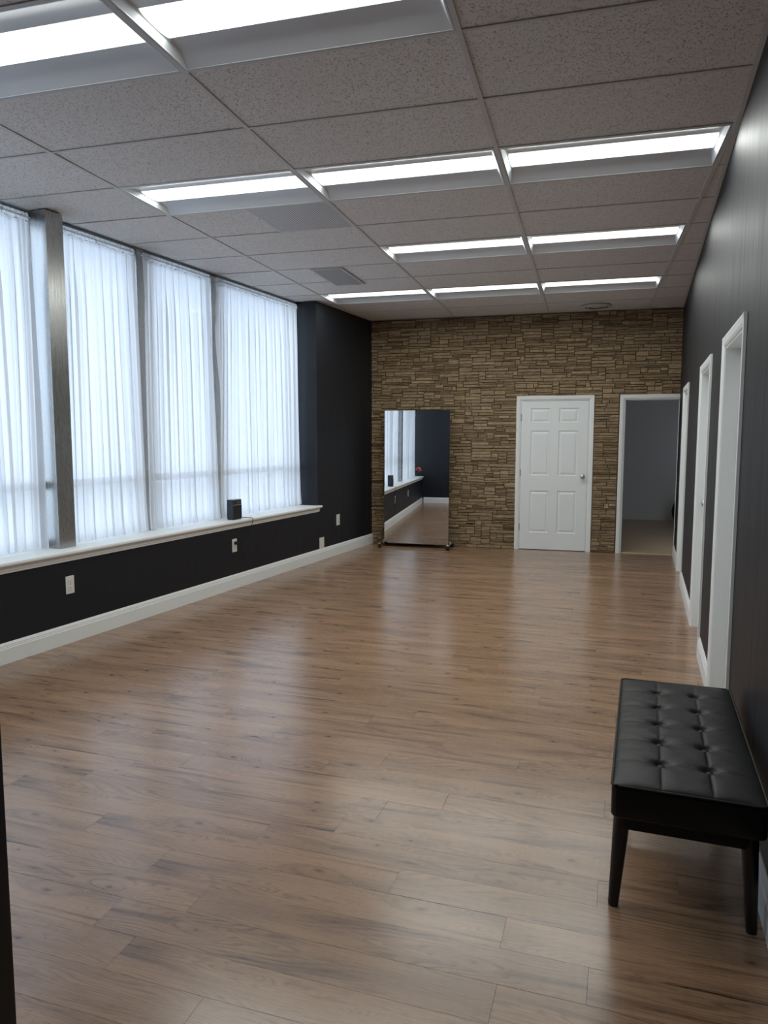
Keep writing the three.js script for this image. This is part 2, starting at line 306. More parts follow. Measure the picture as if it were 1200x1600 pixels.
// ------------------------------------------------------------------ ceiling lights
{
  const hx = TILE_L / 2 - 0.014, hz = TILE_W / 2 - 0.010;
  const quad = (P) => { const g = new THREE.BufferGeometry(); g.setAttribute('position', new THREE.Float32BufferAttribute(P.flat(), 3)); g.setIndex([0, 1, 2, 0, 2, 3]); g.setAttribute('uv', new THREE.Float32BufferAttribute([0, 0, 1, 0, 1, 1, 0, 1], 2)); const n = g.toNonIndexed(); n.computeVertexNormals(); return n; };
  // side reflectors: curved from the flange up to the lens
  const side = (s) => {
    const rows = 8, pos = [], idx = [];
    for (let i = 0; i <= rows; i++) { const t = i / rows, z = s * (hz - 0.006 - t * (hz - 0.006 - 0.110)), y = 0.036 * Math.sin(t * Math.PI / 2); const ex = hx - 0.006 - 0.028 * Math.sin(t * Math.PI / 2); pos.push(-ex, y, z, ex, y, z); }
    for (let i = 0; i < rows; i++) { const a = 2 * i; if (s > 0) idx.push(a, a + 1, a + 3, a, a + 3, a + 2); else idx.push(a, a + 3, a + 1, a, a + 2, a + 3); }
    const g = new THREE.BufferGeometry(); g.setAttribute('position', new THREE.Float32BufferAttribute(pos, 3)); g.setAttribute('uv', new THREE.Float32BufferAttribute(new Array(pos.length / 3 * 2).fill(0), 2)); g.setIndex(idx); g.computeVertexNormals(); return g;
  };
  const end = (s) => {
    const rows = 8, pos = [], idx = [];
    for (let i = 0; i <= rows; i++) { const t = i / rows, y = 0.036 * Math.sin(t * Math.PI / 2), x = s * (hx - 0.006 - 0.028 * Math.sin(t * Math.PI / 2)), z = hz - 0.006 - t * (hz - 0.006 - 0.110); pos.push(x, y, -z, x, y, z); }
    for (let i = 0; i < rows; i++) { const a = 2 * i; if (s > 0) idx.push(a, a + 3, a + 1, a, a + 2, a + 3); else idx.push(a, a + 1, a + 3, a, a + 3, a + 2); }
    const g = new THREE.BufferGeometry(); g.setAttribute('position', new THREE.Float32BufferAttribute(pos, 3)); g.setAttribute('uv', new THREE.Float32BufferAttribute(new Array(pos.length / 3 * 2).fill(0), 2)); g.setIndex(idx); g.computeVertexNormals(); return g;
  };
  const flange = mergeGeometries([box(-hx, hx, -0.001, 0.003, hz - 0.008, hz), box(-hx, hx, -0.001, 0.003, -hz, -hz + 0.008), box(hx - 0.008, hx, -0.001, 0.003, -hz + 0.008, hz - 0.008), box(-hx, -hx + 0.008, -0.001, 0.003, -hz + 0.008, hz - 0.008)]);
  const housing = mergeGeometries([box(-hx, hx, 0.125, 0.13, -hz, hz), box(-hx, hx, 0.003, 0.125, hz - 0.003, hz), box(-hx, hx, 0.003, 0.125, -hz, -hz + 0.003), box(-hx, -hx + 0.003, 0.003, 0.125, -hz, hz), box(hx - 0.003, hx, 0.003, 0.125, -hz, hz)]);
  const lx = hx - 0.030, prof = []; for (let i = 0; i <= 14; i++) { const a = Math.PI * i / 14; prof.push([0.112 * Math.cos(a), 0.040 - 0.012 * Math.sin(a)]); }
  let lensG = sweep(prof, -lx, lx); lensG.rotateY(Math.PI / 2); lensG = toCreasedNormals(mergeVertices(lensG), 0.6);
  const which = {
    '1,-1': 'nearest ceiling light in the middle, cut by the top edge', '2,-1': 'nearest ceiling light over the windows, cut by the top left corner',
    '0,2': 'large ceiling light beside the dark right wall, nearest in its column', '1,2': 'ceiling light in the middle of the second row from the viewer', '2,2': 'ceiling light next to the perforated square panel',
    '0,5': 'ceiling light by the right wall in the row before the last', '1,5': 'ceiling light in the middle column of the row before the last', '0,8': 'ceiling light of the last row nearest the right wall',
    '1,8': 'middle ceiling light of the last row before the stone wall', '2,8': 'ceiling light of the last row nearest the windows', '0,-4': 'ceiling light above the viewer beside the right wall' };
  for (const [c, r] of LIGHTS) {
    const t = thing('ceiling_light', which[`${c},${r}`], 'ceiling light', 'recessed fluorescent ceiling lights');
    t.position.set(cellX(c) + TILE_L / 2, CEIL, -(cellZ(r) + TILE_W / 2));
    part('flange', flange, M.reflector, t); part('housing', housing, M.reflector, t);
    for (const s of [-1, 1]) part('reflector', side(s), M.reflector, t);
    for (const s of [-1, 1]) part('end_plate', end(s), M.reflector, t);
    part('lens', lensG, M.lens, t, 'glowing white lens');
    const L = new THREE.RectAreaLight(TUBE_COLOR, TUBE, 2 * lx - 0.01, 0.20); L.position.set(0, 0.0272, 0); L.rotation.x = -Math.PI / 2; t.add(L);
  }
}

// ------------------------------------------------------------------ back wall of ledge stones
{
  const w = struct('wall_back', 'far wall faced with brown stacked ledge stone', 'wall');
  const X0 = -2.96, X1 = 1.13, T = CEIL - 0.004;
  const S = notched(-3.4, 1.6, T, [[-0.880, 0.020, 1.995], [0.425, 1.12, 1.995]]);
  const bg = new THREE.ExtrudeGeometry(S, { depth: 0.12, bevelEnabled: false }); bg.translate(0, 0, -BACK - 0.12);
  part('backing', metreUV(bg), M.mortar, w);
  const cu = 0.030, cv = 0.0208, nx = Math.floor((X1 - X0) / cu), ny = Math.ceil(T / cv), R = rng(31415);
  const used = new Uint8Array(nx * ny);
  const blocked = (i, j) => { const x = X0 + (i + 0.5) * cu, y = (j + 0.5) * cv; return (x > -0.925 && x < 0.062 && y < 2.035) || (x > 0.372 && y < 2.045); };
  for (let j = 0; j < ny; j++) for (let i = 0; i < nx; i++) if (blocked(i, j)) used[j * nx + i] = 1;
  const list = [];
  for (let j = 0; j < ny; j++) for (let i = 0; i < nx; i++) {
    if (used[j * nx + i]) continue;
    const q = R(), h = q < 0.36 ? 1 : q < 0.86 ? 2 : 3, wd = h === 1 ? 4 + Math.floor(R() * 9) : h === 2 ? 3 + Math.floor(R() * 9) : 2 + Math.floor(R() * 5);
    let hh = 0, ww = 0;
    while (ww < wd && i + ww < nx && !used[j * nx + i + ww]) ww++;
    for (hh = 1; hh < h && j + hh < ny; hh++) { let ok = true; for (let k = 0; k < ww; k++) if (used[(j + hh) * nx + i + k]) ok = false; if (!ok) break; }
    // do not leave a sliver at the end of a run
    let rest = 0; while (rest < 3 && i + ww + rest < nx && !used[j * nx + i + ww + rest]) rest++;
    if (rest > 0 && rest < 3) { let ok = true; for (let b = 0; b < hh; b++) for (let k = 0; k < rest; k++) if (used[(j + b) * nx + i + ww + k]) ok = false; if (ok) ww += rest; }
    for (let b = 0; b < hh; b++) for (let k = 0; k < ww; k++) used[(j + b) * nx + i + k] = 1;
    list.push([X0 + i * cu, X0 + (i + ww) * cu, j * cv, Math.min(T, (j + hh) * cv)]);
  }
  const stone = ([x0, x1, y0, y1]) => {
    const jx = () => (R() - 0.5) * 0.009, jy = () => (R() - 0.5) * 0.008, g = 0.0012;
    const nxs = Math.max(2, Math.min(5, Math.round((x1 - x0) / 0.07))), pos = [], uv = [], idx = [];
    const dep = 0.008 + R() * 0.017, tiltY = (R() - 0.5) * 0.014, tiltX = (R() - 0.5) * 0.010, ou = R() * 3, ov = R() * 3;
    const put = (x, y, d) => { pos.push(x, y, -BACK + d); uv.push((x - x0) / 0.5 + ou, (y - y0) / 0.3 + ov); return pos.length / 3 - 1; };
    const rows = [[], [], [], []];                                  // base bottom, front bottom, front top, base top
    for (let k = 0; k <= nxs; k++) {
      const t = k / nxs, ends = k === 0 ? 1 : k === nxs ? -1 : 0, x = x0 + g + t * (x1 - x0 - 2 * g), xj = ends ? jx() * 0.4 : jx();
      const e = 0.0025 + R() * 0.0025, bj = jy() * 0.5, tj = jy() * 0.5, d0 = dep + (R() - 0.5) * 0.008 + (t - 0.5) * tiltX;
      rows[0].push(put(x + ends * 0.0005, y0 + g + Math.max(bj, -0.001), -0.002)); rows[1].push(put(x + xj + ends * e, y0 + g + e + bj, Math.max(0.004, d0 - tiltY * 0.5)));
      rows[2].push(put(x + xj + ends * e, y1 - g - e + tj, Math.max(0.004, d0 + tiltY * 0.5))); rows[3].push(put(x + ends * 0.0005, y1 - g + Math.min(tj, 0.001), -0.002));
    }
    for (let a = 0; a < 3; a++) for (let k = 0; k < nxs; k++) idx.push(rows[a][k], rows[a][k + 1], rows[a + 1][k + 1], rows[a][k], rows[a + 1][k + 1], rows[a + 1][k]);
    idx.push(rows[0][0], rows[1][0], rows[2][0], rows[0][0], rows[2][0], rows[3][0]); idx.push(rows[0][nxs], rows[2][nxs], rows[1][nxs], rows[0][nxs], rows[3][nxs], rows[2][nxs]);
    const q = new THREE.BufferGeometry(); q.setAttribute('position', new THREE.Float32BufferAttribute(pos, 3)); q.setAttribute('uv', new THREE.Float32BufferAttribute(uv, 2)); q.setIndex(idx);
    const n = q.toNonIndexed(); n.computeVertexNormals(); return n;
  };
  const area = (s) => (s[1] - s[0]) * (s[3] - s[2]);
  const order = list.map((s, i) => i).sort((a, b) => area(list[b]) - area(list[a])), big = new Set(order.slice(0, 300)), rest = STONE_MATS.map(() => []);
  let n = 0;
  list.forEach((s, i) => { const g = stone(s), mi = Math.floor(R() * STONE_MATS.length); if (big.has(i)) { part(n ? `stone_${String(n).padStart(3, '0')}` : 'stone', g, STONE_MATS[mi], w); n++; } else rest[mi].push(g); });
  const groups = rest.map((r) => mergeGeometries(r));
  const all = part('small_stones', mergeGeometries(groups, true), STONE_MATS, w, 'smaller ledge stones between the larger ones'); all.userData.kind = 'stuff';
  console.log('stones', list.length);
}

// ------------------------------------------------------------------ baseboards, sill
const BB = [[0, 0], [0.016, 0], [0.016, 0.100], [0.0135, 0.104], [0.0135, 0.112], [0.0115, 0.116], [0.0115, 0.124], [0.007, 0.134], [0.004, 0.140], [0, 0.140]];
structMesh('baseboard_left', inFrame(sweep(BB, -sL(BACK - 0.012), -sL(FRONT) - 0.13), FRAME_L), M.white, 'white moulded baseboard below the windows', 'baseboard');
{
  const b = struct('baseboard_right', 'white moulded baseboard pieces between the white doors on the charcoal wall', 'baseboard');
  const RB = BB.map(([x, y]) => [-x, y]).reverse();
  for (const [a, c] of [[1.3, 3.556], [4.484, 5.256], [6.184, 7.816], [8.744, BACK - 0.012]]) part('board', inFrame(sweep(RB, -sR(c), -sR(a)), FRAME_R), M.white, b);
}
{ const g = sweep(BB, -3.98, -1.172); g.rotateY(Math.PI / 2); g.scale(1, 1, 1); g.translate(0, 0, -FRONT); /* profile x -> -z */
  structMesh('baseboard_front', g, M.white, 'white baseboard on the black wall seen in the mirror', 'baseboard'); }
{
  const t = struct('trim_1', 'long white window sill with a moulded front edge', 'window sill');
  const nose = [[-0.335, 0.650], [0.040, 0.650], [0.044, 0.654], [0.046, 0.662], [0.044, 0.672], [0.040, 0.676], [-0.335, 0.676]];
  part('sill_board', inFrame(sweep(nose, -sL(8.262), -sL(FRONT) - 0.122), FRAME_L), M.white, t);
  const apron = [[0.0005, 0.600], [0.010, 0.600], [0.012, 0.612], [0.016, 0.618], [0.016, 0.630], [0.024, 0.640], [0.026, 0.6495], [0.0005, 0.6495]];
  part('sill_apron', inFrame(sweep(apron, -sL(8.245), -sL(FRONT) - 0.122), FRAME_L), M.white, t);
}

// ------------------------------------------------------------------ windows
const WIN_BOT = 0.678, WIN_TOP = CEIL - 0.006;
{
  const bays = [[1.22, 2.76, 'curtained window pane nearest the viewer, outside the picture'], [2.82, 4.44, 'curtained window nearest the picture edge, before the steel column'], [4.60, 5.51, 'curtained window right behind the steel column'], [5.645, 6.55, 'curtained window above the outlet with the plug'], [6.675, 8.20, 'widest curtained window beside the black wall pier']];
  bays.forEach(([a, b, label], i) => {
    const w = struct(`window_${i + 1}`, label, 'window');
    const s0 = -sL(b), s1 = -sL(a), d0 = -0.345, d1 = -0.300;
    part('head', inFrame(rbAt(d0, d1 + 0.02, WIN_TOP - 0.045, WIN_TOP, s0, s1, 0.003), FRAME_L), M.darkFrame, w);
    part('bottom_rail', inFrame(rbAt(d0, d1, WIN_BOT, WIN_BOT + 0.05, s0, s1, 0.003), FRAME_L), M.alu, w);
    part('transom', inFrame(rbAt(d0, d1, 1.105, 1.165, s0 + 0.03, s1 - 0.03, 0.003), FRAME_L), M.alu, w);
    part('jamb', inFrame(rbAt(d0, d1, WIN_BOT + 0.05, WIN_TOP - 0.045, s0, s0 + 0.03, 0.003), FRAME_L), M.alu, w);
    part('jamb', inFrame(rbAt(d0, d1, WIN_BOT + 0.05, WIN_TOP - 0.045, s1 - 0.03, s1, 0.003), FRAME_L), M.alu, w);
    part('pane', inFrame(box(-0.325, -0.324, 1.165, WIN_TOP - 0.045, s0 + 0.03, s1 - 0.03), FRAME_L), M.glass, w);
    part('pane', inFrame(box(-0.325, -0.324, WIN_BOT + 0.05, 1.105, s0 + 0.03, s1 - 0.03), FRAME_L), M.glass, w);
  });
  const post = (n, a, b, d0, d1, label) => structMesh(n, inFrame(metreUV(rbAt(d0, d1, WIN_BOT, WIN_TOP, -sL(b), -sL(a), 0.002, 1), 2), FRAME_L), M.steel, label, 'window post');
  post('trim_2', 4.445, 4.598, -0.345, -0.115, 'wide brushed steel column standing on the window sill');
  post('trim_3', 5.512, 5.643, -0.345, -0.262, 'narrow steel mullion second from the picture edge, after the wide column');
  post('trim_4', 6.552, 6.673, -0.345, -0.262, 'narrow steel mullion nearest the black wall pier');
  post('trim_5', 2.762, 2.818, -0.345, -0.262, 'narrow steel mullion before the wide column, outside the picture');
  structMesh('trim_6', inFrame(rbAt(-0.345, -0.285, WIN_BOT, WIN_TOP, -sL(8.218), -sL(8.201), 0.002, 1), FRAME_L), M.alu, 'thin metal window jamb against the black wall pier', 'window post');
  structMesh('trim_7', inFrame(box(-0.30, -0.262, CEIL - 0.03, CEIL - 0.005, -sL(8.20), -sL(4.60)), FRAME_L), M.darkFrame, 'dark metal window head strip under the ceiling', 'window head');
}

// ------------------------------------------------------------------ curtains
{
  function sheet(a0, a1, b0, b1, yTop, yBot, seed, base, nf, amp, cols, rows) {
    const R = rng(seed), pos = [], uv = [], idx = [], ph = [R() * 9, R() * 9, R() * 9, R() * 9];
    for (let j = 0; j <= rows; j++) for (let i = 0; i <= cols; i++) {
      const u = i / cols, v = j / rows;
      const l = a0 + (b0 - a0) * Math.pow(v, 1.3), r = a1 + (b1 - a1) * Math.pow(v, 1.3);
      const drift = 0.020 * Math.sin(5 * u + ph[0] + 1.5 * v) * v + 0.05 * v * (fbm(u * 4, v * 0.8, seed + 5, 2) - 0.4) * Math.sin(Math.PI * u);
      const uw = u + 0.035 * (noise(u * nf * 0.45, v * 0.7, seed + 2) - 0.5) + drift;
      const A = amp * (0.35 + 0.65 * smooth(0, 0.25, v)) * (0.5 + 0.9 * noise(u * nf * 0.6 + 3, v * 1.1, seed + 7));
      const p = uw * nf * 6.283 + ph[1];
      let d = A * (1.25 * Math.pow(Math.abs(Math.sin(p / 2)), 0.7) - 0.7 + 0.42 * Math.sin(1.63 * p + ph[2] + 1.6 * v) + 0.22 * Math.sin(3.3 * p + ph[3]) * (1 - 0.6 * v));
      d += 0.004 * (1 - smooth(0.02, 0.2, v)) * Math.sin(p * 3.1 + ph[3]);
      const foot = smooth(0.93, 1, v); d += 0.012 * foot * (fbm(u * 14, 1, seed + 19, 2) - 0.3) + 0.006 * foot;
      const s = l + u * (r - l) + A * (0.75 * Math.cos(p) + 0.35 * Math.cos(1.63 * p + ph[2] + 1.6 * v)) * smooth(0, 0.08, u) * smooth(0, 0.08, 1 - u);
      const y = yTop + (yBot - yTop) * v + 0.006 * foot * (noise(u * 20, 0, seed + 23) - 0.5);
      pos.push(base + d, y, -sL(s)); uv.push(s * 60, y * 60);
    }
    for (let j = 0; j < rows; j++) for (let i = 0; i < cols; i++) { const a = j * (cols + 1) + i, c = a + cols + 1; idx.push(a, c, a + 1, a + 1, c, c + 1); }
    const g = new THREE.BufferGeometry(); g.setAttribute('position', new THREE.Float32BufferAttribute(pos, 3)); g.setAttribute('uv', new THREE.Float32BufferAttribute(uv, 2)); g.setIndex(idx); g.computeVertexNormals(); return g;
  }
  const C = [
    [1.50, 2.75, 1.49, 2.77, 11, 16, 'sheer white curtain nearest the viewer, seen in the mirror'],
    [2.81, 4.385, 2.79, 4.415, 23, 17, 'sheer white curtain cut by the picture edge before the steel column'],
    [4.62, 5.42, 4.62, 5.485, 37, 9, 'sheer white curtain hanging just behind the wide steel column'],
    [5.525, 6.455, 5.515, 6.52, 41, 9, 'sheer white curtain between the two narrow mullions, above the outlet with the plug'],
    [6.565, 8.125, 6.55, 8.175, 53, 15, 'sheer white curtain nearest the black wall pier'],
  ];
  C.forEach(([a0, a1, b0, b1, seed, nf, label], i) => {
    const t = thing('curtain', label, 'curtain', 'sheer white window curtains');
    const base = -0.205;
    part('fabric', inFrame(sheet(a0, a1, b0, b1, CEIL - 0.10, 0.686, seed, base, nf, 0.030, 420, 60), FRAME_L), M.curtain, t);
    part('header', inFrame(sheet(a0, a1, a0, a1, CEIL - 0.045, CEIL - 0.1005, seed + 1, base, nf * 2.6, 0.010, 200, 6), FRAME_L), M.curtain, t, 'gathered rod pocket at the top of the curtain');
    const rod = new THREE.CylinderGeometry(0.006, 0.006, sL(a1) - sL(a0) + 0.02, 10); rod.rotateX(Math.PI / 2); rod.translate(base, CEIL - 0.072, -(sL(a0) + sL(a1)) / 2);
    part('rod', inFrame(rod, FRAME_L), M.white, t);
  });
}

// ------------------------------------------------------------------ doors
function doorLeaf(parent, w, h, flip) {                             // front face at z = 0, centred in x
  const D = 0.035, S = new THREE.Shape([[-w / 2, 0.008], [w / 2, 0.008], [w / 2, h], [-w / 2, h]].map((p) => new THREE.Vector2(...p)));
  const st = 0.125 * w / 0.86, mid = 0.11, pw = (w - 2 * st - mid) / 2, panels = [];
  for (const s of [-1, 1]) for (const [y0, y1] of [[0.235, 0.80], [1.005, 1.60], [1.705, 1.895]]) { const cx = s * (mid / 2 + pw / 2); panels.push([cx - pw / 2, cx + pw / 2, y0 * h / 1.99, y1 * h / 1.99]); }
  for (const [a, b, c, d] of panels) { const p = new THREE.Path(); p.moveTo(a, c); p.lineTo(a, d); p.lineTo(b, d); p.lineTo(b, c); p.closePath(); S.holes.push(p); }
  const front = new THREE.ExtrudeGeometry(S, { depth: 0.011, bevelEnabled: false }); front.translate(0, 0, -0.011);
  const leaf = part('leaf', mergeGeometries([metreUV(front), box(-w / 2, w / 2, 0.008, h, -D, -0.0112)]), M.whiteDoor, parent);
  for (const [a, b, c, d] of panels) {
    const pos = [], idx = [], ring = (o, z) => { const k = pos.length / 3; pos.push(a + o, c + o, z, b - o, c + o, z, b - o, d - o, z, a + o, d - o, z); return k; };
    const r = [ring(0.0003, -0.0005), ring(0.010, -0.0085), ring(0.016, -0.0095), ring(0.042, -0.0015)];
    for (let q = 0; q < 3; q++) for (let k = 0; k < 4; k++) { const n = (k + 1) % 4; idx.push(r[q] + k, r[q] + n, r[q + 1] + n, r[q] + k, r[q + 1] + n, r[q + 1] + k); }
    idx.push(r[3], r[3] + 1, r[3] + 2, r[3], r[3] + 2, r[3] + 3);
    const g = new THREE.BufferGeometry(); g.setAttribute('position', new THREE.Float32BufferAttribute(pos, 3)); g.setIndex(idx);
    const n = g.toNonIndexed(); n.computeVertexNormals(); part('panel', metreUV(n), M.whiteDoor, leaf);
  }
  const kx = flip * (w / 2 - 0.058);
  const pts = [[0.0, 0.0], [0.030, 0.0], [0.031, 0.004], [0.026, 0.008], [0.012, 0.012], [0.011, 0.026], [0.018, 0.034], [0.026, 0.042], [0.028, 0.052], [0.025, 0.062], [0.014, 0.068], [0, 0.069]].map((p) => new THREE.Vector2(...p));
  const kg = new THREE.LatheGeometry(pts, 24); kg.rotateX(Math.PI / 2); kg.translate(kx, 0.99, 0.0); part('knob', kg, M.chrome, leaf, 'satin metal door knob');
  return leaf;
}
function doorFrame(parent, w, h, cas, depth, leafless, right = true) {   // wall face at z = 0, opening w x h
  const t = 0.018, pr = [[0, 0], [cas, 0], [cas, 0.013], [cas - 0.006, 0.016], [0.016, 0.013], [0.008, 0.010], [0.003, 0.007], [0, 0.004]];
  const leg = (s) => { const g = sweep(pr.map(([x, y]) => [s * (w / 2 + x - 0.008), y]), 0, h + cas - 0.008); g.rotateX(-Math.PI / 2); g.scale(1, 1, -1); return fixWinding(g); };
  part('casing', leg(-1), M.white, parent); if (right) part('casing', leg(1), M.white, parent);
  const hd = sweep(pr.map(([x, y]) => [h + x - 0.008, y]), -w / 2 - cas + 0.0085, w / 2 + (right ? cas - 0.0085 : 0)); hd.rotateY(Math.PI / 2); hd.rotateX(0);
  // profile x (height) -> -z after the turn: bring it upright
  const hg = hd.clone(); const p = hg.attributes.position; for (let i = 0; i < p.count; i++) { const x = p.getX(i), y = p.getY(i), z = p.getZ(i); p.setXYZ(i, x, -z, y + 0.0005); }
  part('head_casing', fixWinding(hg), M.white, parent);
  for (const s of [-1, 1]) part('jamb', box(Math.min(s * w / 2, s * (w / 2 - t)), Math.max(s * w / 2, s * (w / 2 - t)), 0, h - t, -depth, 0.0), M.white, parent);
  part('jamb_head', box(-w / 2, w / 2, h - t, h, -depth, 0), M.white, parent);
}
function fixWinding(g) { g = g.index ? g.toNonIndexed() : g; g.deleteAttribute('normal'); g.deleteAttribute('uv'); g.computeVertexNormals(); return metreUV(g); }
function hinges(parent, x, h) { for (const y of [0.30, 1.03, 1.76]) { const g = mergeGeometries([new THREE.CylinderGeometry(0.006, 0.006, 0.09, 10).translate(x, y * h / 1.98, 0.004), new THREE.SphereGeometry(0.006, 8, 6).translate(x, y * h / 1.98 + 0.047, 0.004)]); part('hinge', g, M.chrome, parent, 'metal hinge'); } }
{ // closed white door in the stone wall
  const d = struct('door_1', 'closed white six panel door in the stone wall', 'door'); d.position.set(-0.430, 0, -BACK + 0.001);
  doorFrame(d, 0.90, 1.995, 0.054, 0.12, false); const leaf = doorLeaf(d, 0.858, 1.972, 1); leaf.position.z = -0.002; hinges(d, -0.431, 1.98);
  part('stop', mergeGeometries([box(-0.432, -0.42, 0, 1.977, -0.055, -0.0385), box(0.42, 0.432, 0, 1.977, -0.055, -0.0385), box(-0.42, 0.42, 1.965, 1.977, -0.055, -0.0385)]), M.white, d);
}
{ // open doorway
  const d = struct('door_2', 'open white doorway in the stone wall leading to a dim room', 'doorway'); d.position.set(0.7725, 0, -BACK + 0.001);
  doorFrame(d, 0.695, 1.995, 0.054, 0.12, true, false);
  part('stop', mergeGeometries([box(-0.3295, -0.318, 0, 1.977, -0.075, -0.05), box(0.318, 0.3295, 0, 1.977, -0.075, -0.05), box(-0.318, 0.318, 1.965, 1.977, -0.075, -0.05)]), M.white, d);
  part('strike_plate', box(-0.3292, -0.3285, 0.93, 1.0, -0.045, -0.015), M.chrome, d);
}
[[3.54, 4.50, 'closed white door in the charcoal wall just beyond the tufted bench', 1], [5.24, 6.20, 'closed white door in the charcoal wall with its knob showing, middle of three', -1], [7.80, 8.76, 'closed white door in the charcoal wall nearest the stone wall', -1]].forEach(([a, b, label, knob], i) => {
  const d = struct(`door_${i + 3}`, label, 'door');
  // local x runs away from the viewer along the wall, local +z into the room
  const c = (sR(a) + sR(b)) / 2; d.position.set(0.411 + Math.sin(TH_R) * c, 0, -Math.cos(TH_R) * c); d.rotation.y = -TH_R - Math.PI / 2; d.scale.set(-1, 1, 1);
  d.scale.set(1, 1, 1);
  d.position.x -= 0.001 * Math.cos(TH_R); d.position.z -= 0.001 * Math.sin(TH_R);
  doorFrame(d, 0.83, 1.995, 0.054, 0.138, false); const leaf = doorLeaf(d, 0.788, 1.972, knob); leaf.position.z = -0.098;
  part('stop', mergeGeometries([box(-0.397, -0.383, 0, 1.977, -0.096, -0.078), box(0.383, 0.397, 0, 1.977, -0.096, -0.078), box(-0.383, 0.383, 1.963, 1.977, -0.096, -0.078)]), M.white, d);
});

// ------------------------------------------------------------------ the dim room beyond the doorway
{
  const z0 = -BACK - 0.122, z1 = -14.1, x0 = -1.2, x1 = 2.05, H = 2.7;
  const fm = new THREE.MeshStandardMaterial({ map: tex(256, 512, (i, j) => { const v = 0.8 + 0.4 * fbm(i / 256 * 5, j / 512 * 60, 611, 4, 5, 60); return [0.52 * v, 0.37 * v, 0.235 * v]; }, true), roughness: 0.45 });
  structMesh('floor_back', box(x0, x1, -0.06, -0.004, z1, z0 + 0.002), fm, 'pale brown floor of the dim room beyond the doorway', 'floor');
  structMesh('wall_far', box(x0 - 0.1, x1 + 0.1, -0.06, H, z1 - 0.1, z1 - 0.0005), M.roomWall, 'grey end wall of the dim room beyond the doorway', 'wall');
  structMesh('wall_far_left', box(x0 - 0.1, x0 - 0.0005, -0.06, H, z1, z0), M.roomWall, 'grey side wall of the dim room, hidden beyond the stone wall', 'wall');
  const S = new THREE.Shape([[z1, -0.06], [z0, -0.06], [z0, H], [z1, H]].map((p) => new THREE.Vector2(...p))), hp = new THREE.Path(); hp.moveTo(-14.02, 1.0); hp.lineTo(-14.02, 1.8); hp.lineTo(-13.84, 1.8); hp.lineTo(-13.84, 1.0); hp.closePath(); S.holes.push(hp);
  const g = new THREE.ExtrudeGeometry(S, { depth: 0.1, bevelEnabled: false }); g.rotateY(-Math.PI / 2); g.translate(x1 + 0.1005, 0, 0);
  structMesh('wall_far_right', metreUV(g), M.roomWall, 'grey side wall of the dim room with a small window', 'wall');
  const wn = struct('window_6', 'small window of the dim room, hidden beyond the doorway', 'window');
  part('frame', mergeGeometries([box(x1 + 0.03, x1 + 0.07, 1.0, 1.04, -14.02, -13.84), box(x1 + 0.03, x1 + 0.07, 1.76, 1.8, -14.02, -13.84), box(x1 + 0.03, x1 + 0.07, 1.04, 1.76, -14.02, -14.0), box(x1 + 0.03, x1 + 0.07, 1.04, 1.76, -13.86, -13.84)]), M.white, wn);
  part('pane', box(x1 + 0.049, x1 + 0.05, 1.04, 1.76, -14.0, -13.86), M.glass, wn);
  structMesh('ceiling_back', box(x0 - 0.1, x1 + 0.1, H, H + 0.08, z1 - 0.1, z0), M.roomWall, 'plain ceiling of the dim room beyond the doorway', 'ceiling');
  const bb = sweep(BB, x0, x1); bb.rotateY(Math.PI / 2); const p = bb.attributes.position; for (let i = 0; i < p.count; i++) p.setXYZ(i, p.getX(i), p.getY(i), -p.getZ(i));
  bb.translate(0, -0.004, z1); structMesh('baseboard_back', fixWinding(bb), M.roomWall, 'baseboard on the end wall of the dim room', 'baseboard');
  const th = thing('threshold_strip', 'light tan wooden threshold strip in the open doorway', 'threshold');
  part('strip', sweepX([[0, 0], [0.11, 0], [0.105, 0.007], [0.09, 0.011], [0.02, 0.011], [0.005, 0.007]], 0.447, 1.098, -BACK - 0.008), M.tan, th);
  const b = thing('floor_cushion', 'black round cushion standing in the dim room behind the door frame', 'cushion');
  const prof = []; for (let i = 0; i <= 20; i++) { const a = -Math.PI / 2 + Math.PI * i / 20; prof.push(new THREE.Vector2(Math.max(0, 0.235 * Math.pow(Math.max(0, Math.cos(a)), 0.75)), 0.235 + 0.231 * Math.sin(a))); }
  const lg = new THREE.LatheGeometry(prof, 32); part('cover', lg, M.rubber, b); const tr = new THREE.TorusGeometry(0.235, 0.004, 8, 40); tr.rotateX(Math.PI / 2); tr.translate(0, 0.235, 0); part('seam', tr, M.rubber, b);
  b.position.set(1.665, -0.004, -13.45);
}
function sweepX(prof, x0, x1, z) { const g = sweep(prof, x0, x1); const p = g.attributes.position; for (let i = 0; i < p.count; i++) p.setXYZ(i, p.getZ(i), p.getY(i), z - p.getX(i)); return fixWinding(g); }

